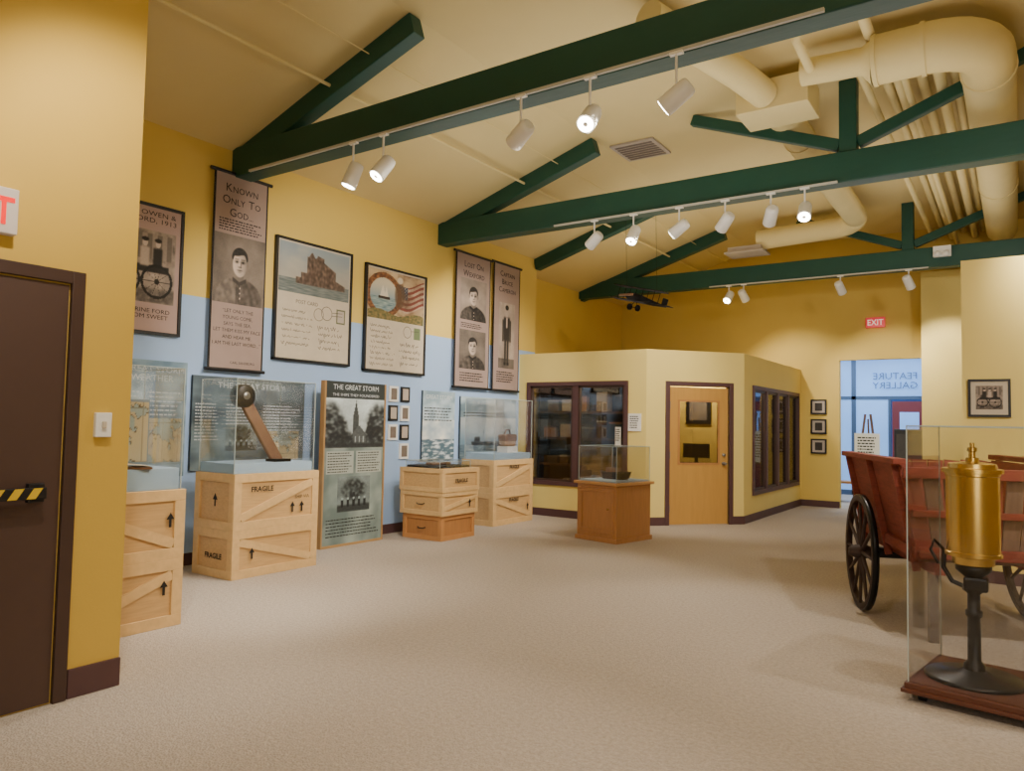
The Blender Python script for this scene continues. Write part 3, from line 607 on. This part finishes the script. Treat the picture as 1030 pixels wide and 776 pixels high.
# ================= ACRYLIC CASES
def case(L,D,z0,H,loc,rot=90,deck=.1,label="clear acrylic display case on pale blue deck",dm=BLUE):
    t=thing("display_case",label,"display case",(loc[0],loc[1],z0),rot,group="acrylic display cases");l=L/2;d=D/2;k=.006
    if deck: part("display_deck",G().box((-l+.01,-d+.01,0),(l-.01,d-.01,deck)),dm,t,bev=.004)
    part("acrylic_cover",G().box((-l,-d,.0),(l,-d+k,H)).box((-l,d-k,0),(l,d,H)).box((-l,-d+k,0),(-l+k,d-k,H)).box((l-k,-d+k,0),(l,d-k,H)).box((-l+k,-d+k,H-k),(l-k,d-k,H)),ACR,t)
    g=G();e=.003
    for x in (-l,l):
        for y in (-d,d): g.box((x-e,y-e,0),(x+e,y+e,H))
    for y in (-d,d): g.box((-l,y-e,H-e),(l,y+e,H+e))
    for x in (-l,l): g.box((x-e,-d,H-e),(x+e,d,H+e))
    part("cover_edge",g,EDGE,t);return t
case(.98,.58,1.02,.94,(-6.6,4.96));case(.84,.56,1.02,.92,(-5.58,2.87),deck=.16);case(.66,.6,.95,.09,(-6.6,7.9),deck=.03,dm=BLK,label="low flat acrylic case with black base")
case(1.04,.56,1.0,.94,(-6.86,9.7))
t=thing("wooden_lever","leaning brown wooden lever with black round head","lever",(-6.55,4.95,1.12),90)
part("lever_board",G().bar((.14,-.1,.0),(-.15,.12,.66),.05,.13,up=(1,0,.3)),LEATH,t,bev=.012)
part("lever_head",G().lathe([(0,-.07),(.1,-.07),(.12,-.05),(.12,.05),(.1,.07),(0,.07)],(-.17,.1,.68),24,axis='Y'),BLK,t)
part("lever_dial",G().lathe([(0,-.075),(.04,-.075),(.04,-.07)],(-.17,.1,.68),24,axis='Y'),GREYC,t)
part("lever_foot",G().box((.05,-.18,0),(.25,-.02,.03)),BLKM,t)
t=thing("chart_stand","standing beige lake chart inside the acrylic case","chart",(-5.72,3.02,1.18),90)
picture(t,"chart_sheet",-.22,.03,.22,.5,-.02,chart_fn,50,50);part("stand_board",G().box((-.23,-.018,0),(.23,.0,.52)),M("stand_blue_grey","#7F8F98",.7),t);part("stand_strut",G().bar((0,0,.35),(0,.14,0),.03,.01),WHT,t)
t=thing("open_book","open pale book lying in the display case","book",(-5.42,2.95,1.18),70)
part("book_pages",G().add([(-.13,-.1,.02),(0,-.1,.035),(.13,-.1,.02),(.13,.1,.02),(0,.1,.035),(-.13,.1,.02)],[(0,1,4,5),(1,2,3,4)]),PAPL,t);part("book_cover",G().box((-.14,-.11,0),(.14,.11,.015)),LEATH,t)
t=thing("ship_nameboard","dark weathered wooden fragment in a low case","wood fragment",(-6.6,7.9,.98),90)
part("board",G().box((-.2,-.06,0),(.2,.06,.035)),GREYW,t,bev=.01);part("nail",G().tube([(-.1,0,.035),(-.1,0,.05)],.006,8),BLKM,t)
t=thing("leather_bag","small brown leather bag on a white stand","bag",(-6.8,9.85,1.1),90)
TAN=M("tan_leather","#9A7A58",.65,var=.3,scale=15)
part("stand",G().box((-.14,-.1,0),(.14,.1,.1)),WHT,t);part("bag_body",G().box((-.16,-.07,.1),(.16,.07,.28)),TAN,t,bev=.03);part("bag_flap",G().box((-.165,-.078,.18),(.165,.075,.29)),LEATH,t,bev=.02);part("bag_handle",G().tube([(-.08,0,.28),(-.05,0,.36),(.05,0,.36),(.08,0,.28)],.01,8),LEATH,t)
# pedestal
PX,PY=-4.66,9.38
t=thing("wooden_pedestal","orange-brown wooden pedestal cabinet with panelled door","pedestal",(PX,PY,0),-12)
part("cabinet_body",G().box((-.34,-.38,.05),(.34,.38,.76)),ORW,t,bev=.005);part("pedestal_top",G().box((-.38,-.42,.76),(.38,.42,.8)),M("honey_wood_top","#BC8C56",.4,var=.12,stretch=(1,8,1)),t,bev=.006)
part("pedestal_foot",G().box((-.36,-.4,0),(.36,.4,.06)),ORW,t,bev=.004)
part("panel_moulding",G().box((-.3,-.395,.12),(.3,-.38,.17)).box((-.3,-.395,.66),(.3,-.38,.71)).box((-.3,-.395,.17),(-.25,-.38,.66)).box((.25,-.395,.17),(.3,-.38,.66)),ORW,t,bev=.003)
part("cabinet_knob",G().lathe([(0,-.03),(.015,-.025),(.008,0)],(.22,-.39,.45),12,axis='Y'),BRASS,t)
case(.66,.74,.8,.48,(PX,PY),rot=-12,deck=.02,label="acrylic case on the wooden pedestal")
t=thing("ship_model","small dark ship model inside pedestal case","model ship",(PX,PY,.82),-12)
part("hull",G().add([(-.24,0,.02),(-.15,-.06,.0),(.18,-.06,0),(.26,0,.03),(.18,.06,0),(-.15,.06,0),(-.26,0,.11),(-.16,-.08,.09),(.2,-.08,.09),(.3,0,.12),(.2,.08,.09),(-.16,.08,.09)],[(5,4,3,2,1,0),(6,7,8,9,10,11)]+[(i,(i+1)%6,6+(i+1)%6,6+i) for i in range(6)]),BLK,t)
part("deckhouse",G().box((-.12,-.04,.09),(.1,.04,.16)),GREYW,t);part("mast",G().tube([(-.05,0,.1),(-.05,0,.34)],.006,8),LEATH,t);part("mast",G().tube([(.1,0,.1),(.1,0,.32)],.006,8),LEATH,t);part("funnel",G().tube([(.03,0,.16),(.03,0,.24)],.02,12),GREYD,t)
t=thing("label_card","white standing caption card on acrylic case","sign",(PX+.0,PY+.1,1.285),-12)
part("card",G().box((-.05,0,0),(.05,.004,.26)),WHT,t);part("card_foot",G().box((-.05,-.03,0),(.05,.05,.004)),WHT,t);part("small_print",G().words(-.04,.04,.23,6,.03,-.002,wl=.02),INK,t)
t=thing("wall_notice","small white caption notice on the yellow wall","sign",(-5.06,10.88,1.62),0)
part("notice_sheet",G().box((-.11,-.004,-.14),(.11,.016,.14)),WHT,t);part("small_print",G().words(-.08,.08,.1,6,.035,-.006,wl=.03),INK,t)
for z,l in ((2.02,"dark-framed small portrait on yellow wall"),(1.62,"dark-framed small print on yellow wall"),(1.22,"dark-framed small photograph on yellow wall")):
    t=thing("small_framed_picture",l,"picture",(-3.36,15.98,z),0,group="three small framed pictures")
    part("picture_frame",G().box((-.15,-.02,-.15),(.15,.02,-.12)).box((-.15,-.02,.12),(.15,.02,.15)).box((-.15,-.02,-.12),(-.12,.02,.12)).box((.12,-.02,-.12),(.15,.02,.12)),BLK,t)
    part("picture_print",G().rect(-.12,-.12,.12,.12,-.01,0).rect(-.07,-.08,.07,.08,-.012,1),[GREYL,GREYD],t)
t=thing("framed_photograph","dark-framed photograph with pale mat on cream wall","picture",(-.255,9.28,1.93),0)
part("picture_frame",G().box((-.19,-.02,-.2),(.19,.02,-.175)).box((-.19,-.02,.175),(.19,.02,.2)).box((-.19,-.02,-.175),(-.165,.02,.175)).box((.165,-.02,-.175),(.19,.02,.175)),BLK,t)
part("picture_mat",G().rect(-.165,-.175,.165,.175,-.008),PAPL,t);picture(t,"picture_print",-.12,-.12,.12,.13,-.012,wagon_fn,40,40)
t=thing("light_switch","pale wall switch plate on yellow wall","switch",(-4.36,2.205,1.515),90)
part("switch_plate",G().box((-.045,-.02,-.07),(.045,.01,.07)),WHT,t,bev=.004);part("switch_toggle",G().box((-.012,-.032,-.02),(.012,-.02,.02)),PAPL,t,bev=.003)
t=thing("exit_sign","white exit sign with red lettering over the door","exit sign",(-4.36,1.51,2.61),90)
part("sign_box",G().box((-.19,-.05,-.11),(.19,.01,.13)),EXW,t,bev=.006);text(t,"exit_lettering","EXIT",.2,(0,-.053,-.06),EXR,width=.33,bold=.004)
t=thing("exit_sign","small glowing red exit sign above the doorway","exit sign",(-2.3,15.97,3.68),0)
part("sign_box",G().box((-.17,-.05,-.1),(.17,.02,.1)),EXP,t,bev=.006);text(t,"exit_lettering","EXIT",.16,(0,-.053,-.055),M("exit_pale_letters","#FFD8D0",.4,emit=.6),width=.28,bold=.002)
t=thing("model_biplane","dark model biplane hanging on thin wires","model aircraft",(-4.98,11.0,3.58),-20)
t.rotation_euler=(math.radians(-8),math.radians(14),math.radians(-20));t.scale=(1.15,1.15,1.15)
part("fuselage",G().tube([(0,-.34,0),(0,-.3,0),(0,-.1,.01),(0,.2,.015),(0,.46,.03)],[.03,.05,.06,.035,.01],12),MATB,t)
for z in (-.045,.14): part("wing",G().box((-.48,-.2,z),(.48,-.05,z+.012)),M("drab_wing_fabric","#2A2622",.95,spec=.05),t,bev=.004)
for x in (-.34,-.12,.12,.34):
    for y in (-.18,-.07): part("wing_strut",G().tube([(x,y,-.04),(x,y,.145)],.005,6),MATB,t)
part("tailplane",G().box((-.15,.35,.03),(.15,.46,.038)),MATB,t);part("tail_fin",G().box((-.004,.36,.03),(.004,.47,.14)),MATB,t)
part("propeller",G().bar((-.13,-.355,-.02),(.13,-.355,.02),.01,.03),LEATH,t)
for x in (-.08,.08): part("landing_wheel",G().lathe([(0,-.01),(.045,-.01),(.045,.01),(0,.01)],(x,-.15,-.13),14,axis='X'),MATB,t)
part("undercarriage",G().tube([(-.08,-.15,-.13),(0,-.14,-.03),(.08,-.15,-.13)],.005,6).tube([(-.08,-.15,-.13),(.08,-.15,-.13)],.005,6),MATB,t)
for x in (-.3,.3): part("hanging_wire",G().tube([(x,-.1,.14),(x-.36,-.32,1.5)],.0022,5),BLKM,t)
# ================= CART
t=thing("wooden_cart","red two-wheeled wooden farm cart with spoked wheels","cart",(-.55,7.45,0),22)
zb=.62
def side(s):
    for i in range(4):
        z0=zb+.01+i*.17;x0=s*(.46+.038*i);x1=s*(.46+.038*(i+1))
        part("side_board",G().add([(x0-.012,-1.0,z0),(x0+.012,-1.0,z0),(x1+.012,-1.0,z0+.169),(x1-.012,-1.0,z0+.169),(x0-.012,.6,z0),(x0+.012,.6,z0),(x1+.012,.6,z0+.169),(x1-.012,.6,z0+.169)],[(0,1,2,3),(7,6,5,4),(0,4,5,1),(1,5,6,2),(2,6,7,3),(3,7,4,0)]),REDP,t)
    for y in (-.95,-.2,.54): part("side_post",G().bar((s*.49,y,zb-.1),(s*.65,y,zb+.72),.05,.035,up=(0,1,0)),REDP,t)
    part("side_rail",G().bar((s*.5,-1.02,zb+.04),(s*.5,.62,zb+.04),.05,.08),REDP,t)
    part("top_rail",G().bar((s*.64,-1.08,zb+.72),(s*.64,.66,zb+.72),.09,.045),REDP,t,bev=.006)
side(-1);side(1)
for i in range(9):
    x=-.44+i*.11;k=(x/.46)*.13
    part("tail_slat",G().bar((x,-1.0,zb),(x+k,-1.06,zb+.62),.112,.02,up=(0,1,0)),REDP if i in (0,4,8) else GREYW,t,label="weathered vertical tail board slat")
    part("head_slat",G().bar((x,.58,zb),(x+k,.64,zb+.68),.13,.02,up=(0,1,0)),REDP,t)
part("tail_rail",G().bar((-.62,-1.09,zb+.64),(.62,-1.09,zb+.64),.05,.08),REDP,t,bev=.005);part("tail_rail",G().bar((-.5,-1.04,zb+.05),(.5,-1.04,zb+.05),.04,.08),REDP,t,bev=.005);part("tail_rail",G().bar((-.55,-1.065,zb+.34),(.55,-1.065,zb+.34),.03,.05),REDP,t,bev=.005)
part("cart_floor",G().box((-.48,-1.0,zb-.02),(.48,.6,zb+.02)),GREYW,t)
part("chassis_beam",G().box((-.42,-1.1,zb-.1),(-.34,.75,zb-.02)),REDP,t);part("chassis_beam",G().box((.34,-1.1,zb-.1),(.42,.75,zb-.02)),REDP,t)
part("axle",G().box((-.6,-.04,.46),(.6,.04,.54)),BLKM,t)
part("shaft",G().tube([(-.38,.7,zb-.06),(-.36,1.1,zb-.02),(-.3,1.6,zb-.0)],.035,10),REDP,t);part("shaft",G().tube([(.38,.7,zb-.06),(.36,1.1,zb-.02),(.3,1.4,zb)],.035,10),REDP,t)
for x in (-.38,.38): part("prop_leg",G().box((x-.03,-.98,0),(x+.03,-.92,zb-.1)),WHEELW,t);
for s in (-1,1):
    w=part("wheel",G().lathe([(.445,-.025),(.49,-.025),(.49,.025),(.445,.025),(.445,-.025)],n=40,axis='X'),WHEELW,t,loc=(s*.66,0,.5))
    part("iron_tyre",G().lathe([(.49,-.025),(.5,-.025),(.5,.025),(.49,.025)],n=40,axis='X'),BLKM,w)
    part("hub",G().lathe([(0,-.1),(.035,-.1),(.045,-.08),(.06,-.04),(.06,.04),(.045,.08),(.035,.1),(0,.1)],n=20,axis='X'),WHEELW,w)
    for k in range(12):
        a=2*math.pi*k/12;part("spoke",G().tube([(0,.05*math.cos(a),.05*math.sin(a)),(s*.01,.45*math.cos(a),.45*math.sin(a))],[.018,.013],8),WHEELW,w)
# ================= BRASS LAMP CASE
CXp,CYp=-.14,5.26
t=thing("display_plinth","low mahogany plinth on black casters","plinth",(CXp,CYp,0),-9)
part("plinth_board",G().box((-.38,-.38,.055),(.38,.38,.11)),MAHO,t,bev=.008);part("plinth_rim",G().box((-.395,-.395,.05),(.395,.395,.075)),MAHO,t,bev=.006)
for x in (-.3,.3):
    for y in (-.3,.3): part("caster",G().lathe([(0,-.02),(.025,-.02),(.025,.02),(0,.02)],(x,y,.025),14,axis='X').box((x-.03,y-.03,.04),(x+.03,y+.03,.055)),BLK,t)
case(.72,.72,.11,1.49,(CXp,CYp),rot=-9,deck=0,label="tall clear acrylic case around the brass lamp")
t=thing("brass_ship_lamp","polished brass cylinder lamp on black iron stand","ship lamp",(-.235,5.25,.11),0)
UP=.075
part("stand_base",G().lathe([(0,0),(.26,0),(.265,.012),(.25,.022),(.1,.035),(.06,.06),(.0,.06)],n=40),BLKM,t)
part("stand_column",G().lathe([(.06,.05),(.055,.09),(.036,.11),(.034,.36),(.045,.37),(.045,.4),(.034,.41),(.034,.5),(.06,.52),(.06,.55),(.04,.57),(.05,.6),(.095,.64),(.095,.67),(0,.67)],n=24),BLKM,t)
part("stand_bracket",G().box((-.05,-.06,.52),(.075,.05,.6)),BLKM,t,bev=.012)
part("bracket_arm",G().tube([(-.03,0,.53),(-.11,0,.56),(-.155,0,.64),(-.15,0,.74)],.014,10),BLKM,t)
def facet(g,prof,n=48):
    for i in range(len(prof)-1): g.lathe([prof[i],prof[i+1]],n=n)
    return g
part("brass_cylinder",facet(G(),[(.0,.6+UP),(.11,.6+UP),(.112,.64+UP),(.15,.65+UP),(.15,.67+UP),(.14,.675+UP),(.14,1.12+UP),(.145,1.125+UP),(.145,1.14+UP)]),BRASS,t)
part("lamp_cap",facet(G(),[(.14,1.14+UP),(.162,1.142+UP),(.162,1.165+UP),(.13,1.17+UP),(.127,1.195+UP),(.03,1.21+UP),(0,1.21+UP)]),BRASS,t)
part("finial",facet(G(),[(.035,1.208+UP),(.035,1.23+UP),(.018,1.235+UP),(.018,1.265+UP),(.026,1.27+UP),(.026,1.29+UP),(.012,1.295+UP),(.012,1.32+UP),(0,1.321+UP)],20),BRASS,t)
part("crank_handle",G().tube([(-.15,0,.74),(-.2,-.02,.8),(-.22,-.03,.74),(-.18,-.02,.66)],.01,8),BLKM,t)
t=thing("emergency_light","small pale emergency light box on a beam","emergency light",(-1.0,13.88,4.52))
part("light_box",G().box((-.13,-.08,-.1),(.13,0,.08)),WHT,t,bev=.01)
for x in (-.06,.06): part("lamp_head",G().lathe([(0,-.05),(.05,-.05),(.04,0)],(x,-.08,-.06),14,axis='Y'),WHT,t)
# ================= LOBBY
struct("wall_lobby_left",G().box((-5.0,16.15,0),(-4.9,20.2,3.4)),LOB);struct("wall_lobby_right",G().box((-.6,16.15,0),(-.5,20.2,3.4)),LOB)
struct("wall_lobby_far",G().box((-5,20,0),(-.5,20.1,3.4)),LOB);struct("ceiling_lobby",G().box((-5,16.15,3.35),(-.5,20.1,3.4)),LOB)
e=structE("window_3",(0,19.5,0),0)
part("window_frame",G().box((-4.9,0,0),(-4.8,.06,3.3)).box((-3.35,0,0),(-3.25,.06,3.3)).box((-2.55,0,0),(-2.49,.06,2.3)).box((-1.75,0,0),(-1.68,.06,3.3)).box((-4.8,0,2.3),(-.6,.06,2.38)).box((-4.8,0,0),(-.6,.06,.12)),ALU,e)
part("window_pane",G().box((-4.8,.02,.12),(-3.35,.03,2.3)).box((-4.8,.02,2.38),(-3.35,.03,3.3)).box((-3.25,.02,2.38),(-1.75,.03,3.3)).box((-3.25,.02,.12),(-2.55,.03,2.3)),SKYB,e)
text(e,"glass_lettering","FEATURE\nGALLERY",.22,(-2.4,-.02,2.78),M("frosted_lettering","#54709A",.6),width=.95,mirror=True)
e=structE("door_3",(-2.1,19.45,0),0);part("door_leaf",G().box((-.36,0,0),(.34,.05,2.25)),M("maroon_door","#7A3038",.5),e);part("door_light",G().box((-.2,-.01,.9),(.2,0,2.0)),SKYB,e);part("door_handle",G().tube([(-.28,-.05,.9),(-.28,-.05,1.2)],.012,8),GREYC,e)
t=thing("display_easel","wooden easel holding a white notice board","easel",(-2.62,17.0,0),0)
part("easel_leg",G().bar((-.28,0,0),(-.05,.1,1.9),.03,.04),LEATH,t);part("easel_leg",G().bar((.28,0,0),(.05,.1,1.9),.03,.04),LEATH,t);part("easel_leg",G().bar((0,.5,0),(0,.12,1.8),.03,.04),LEATH,t)
part("notice_board",G().box((-.24,-.03,.8),(.24,0,1.5)),WHT,t);part("small_print",G().words(-.18,.18,1.42,9,.06,-.035,wl=.06),INK,t);part("easel_ledge",G().box((-.3,-.08,.75),(.3,.02,.8)),LEATH,t)
t=thing("bench","low wooden bench with dark legs","bench",(-3.25,17.6,0),0)
part("seat",G().box((-.35,-.2,.4),(.35,.2,.45)),ORW,t,bev=.005)
for x in (-.3,.3):
    for y in (-.15,.15): part("leg",G().box((x-.02,y-.02,0),(x+.02,y+.02,.4)),BLK,t)
t=thing("black_cabinet","black equipment cabinet standing in the lobby","cabinet",(-1.85,17.3,0),0)
part("cabinet_body",G().box((-.28,-.2,0),(.28,.2,1.6)),BLK,t,bev=.008);part("cabinet_door",G().box((-.24,-.215,.05),(.24,-.2,1.5)),GREYD,t,bev=.004);part("cabinet_handle",G().tube([(.16,-.23,.7),(.16,-.23,.9)],.008,8),GREYC,t)
# ================= lights
def area(name,loc,tgt,sx,sy,e,col):
    L=bpy.data.lights.new(name,"AREA");L.shape='RECTANGLE';L.size=sx;L.size_y=sy;L.energy=e;L.color=col
    o=bpy.data.objects.new(name,L);o.location=loc;o.rotation_euler=(Vector(tgt)-Vector(loc)).to_track_quat('-Z','Y').to_euler();link(o)
WC=(1,.95,.88)
area("lobby_daylight",(-2.8,17.8,3.3),(-2.8,17.9,0),3,2.5,130,(.7,.84,1))
area("rear_fill",(2.4,-2.8,2.2),(-1,9,1.2),4,3,160,WC)  # soft fill added behind the camera; the back wall has no window
area("upward_fill",(-1.0,2.0,4.3),(-1.0,2.01,9),5,3,42,WC)  # this and the next two: free-floating upward fill added to brighten the ceiling
area("upward_fill",(-2.8,7.0,3.4),(-2.8,7.01,9),6,2,62,WC)
area("upward_fill",(-2.8,11.5,3.5),(-2.8,11.51,9),6,2.5,60,WC)
def pt(loc,e):
    L=bpy.data.lights.new("booth_fill","POINT");L.energy=e;L.color=(1,.92,.78);L.shadow_soft_size=.08;o=bpy.data.objects.new("booth_fill",L);o.location=loc;link(o)
pt((-4.9,12.85,2.6),110);pt((-6.5,11.5,2.62),22)  # point fills without fixtures, added to brighten the booth wall and shelves
w=bpy.data.worlds.new("w");bpy.context.scene.world=w;w.use_nodes=True;w.node_tree.nodes["Background"].inputs[0].default_value=(.6,.65,.7,1);w.node_tree.nodes["Background"].inputs[1].default_value=.3
# ================= camera
yaw,pit,rol=[math.radians(v) for v in (34.357,2.906,1.099)]
f=Vector((-math.sin(yaw)*math.cos(pit),math.cos(yaw)*math.cos(pit),math.sin(pit)));r=Vector((math.cos(yaw),math.sin(yaw),0));u=r.cross(f)
r2=r*math.cos(rol)+u*math.sin(rol);u2=-r*math.sin(rol)+u*math.cos(rol)
m=Matrix((r2,u2,-f)).transposed().to_4x4();m.translation=(0,0,1.57)
cam=bpy.data.cameras.new("camera");cam.sensor_fit='HORIZONTAL';cam.sensor_width=36;cam.lens=746.4/1030*36;cam.clip_start=.05
co=bpy.data.objects.new("camera",cam);link(co);co.matrix_world=m;bpy.context.scene.camera=co
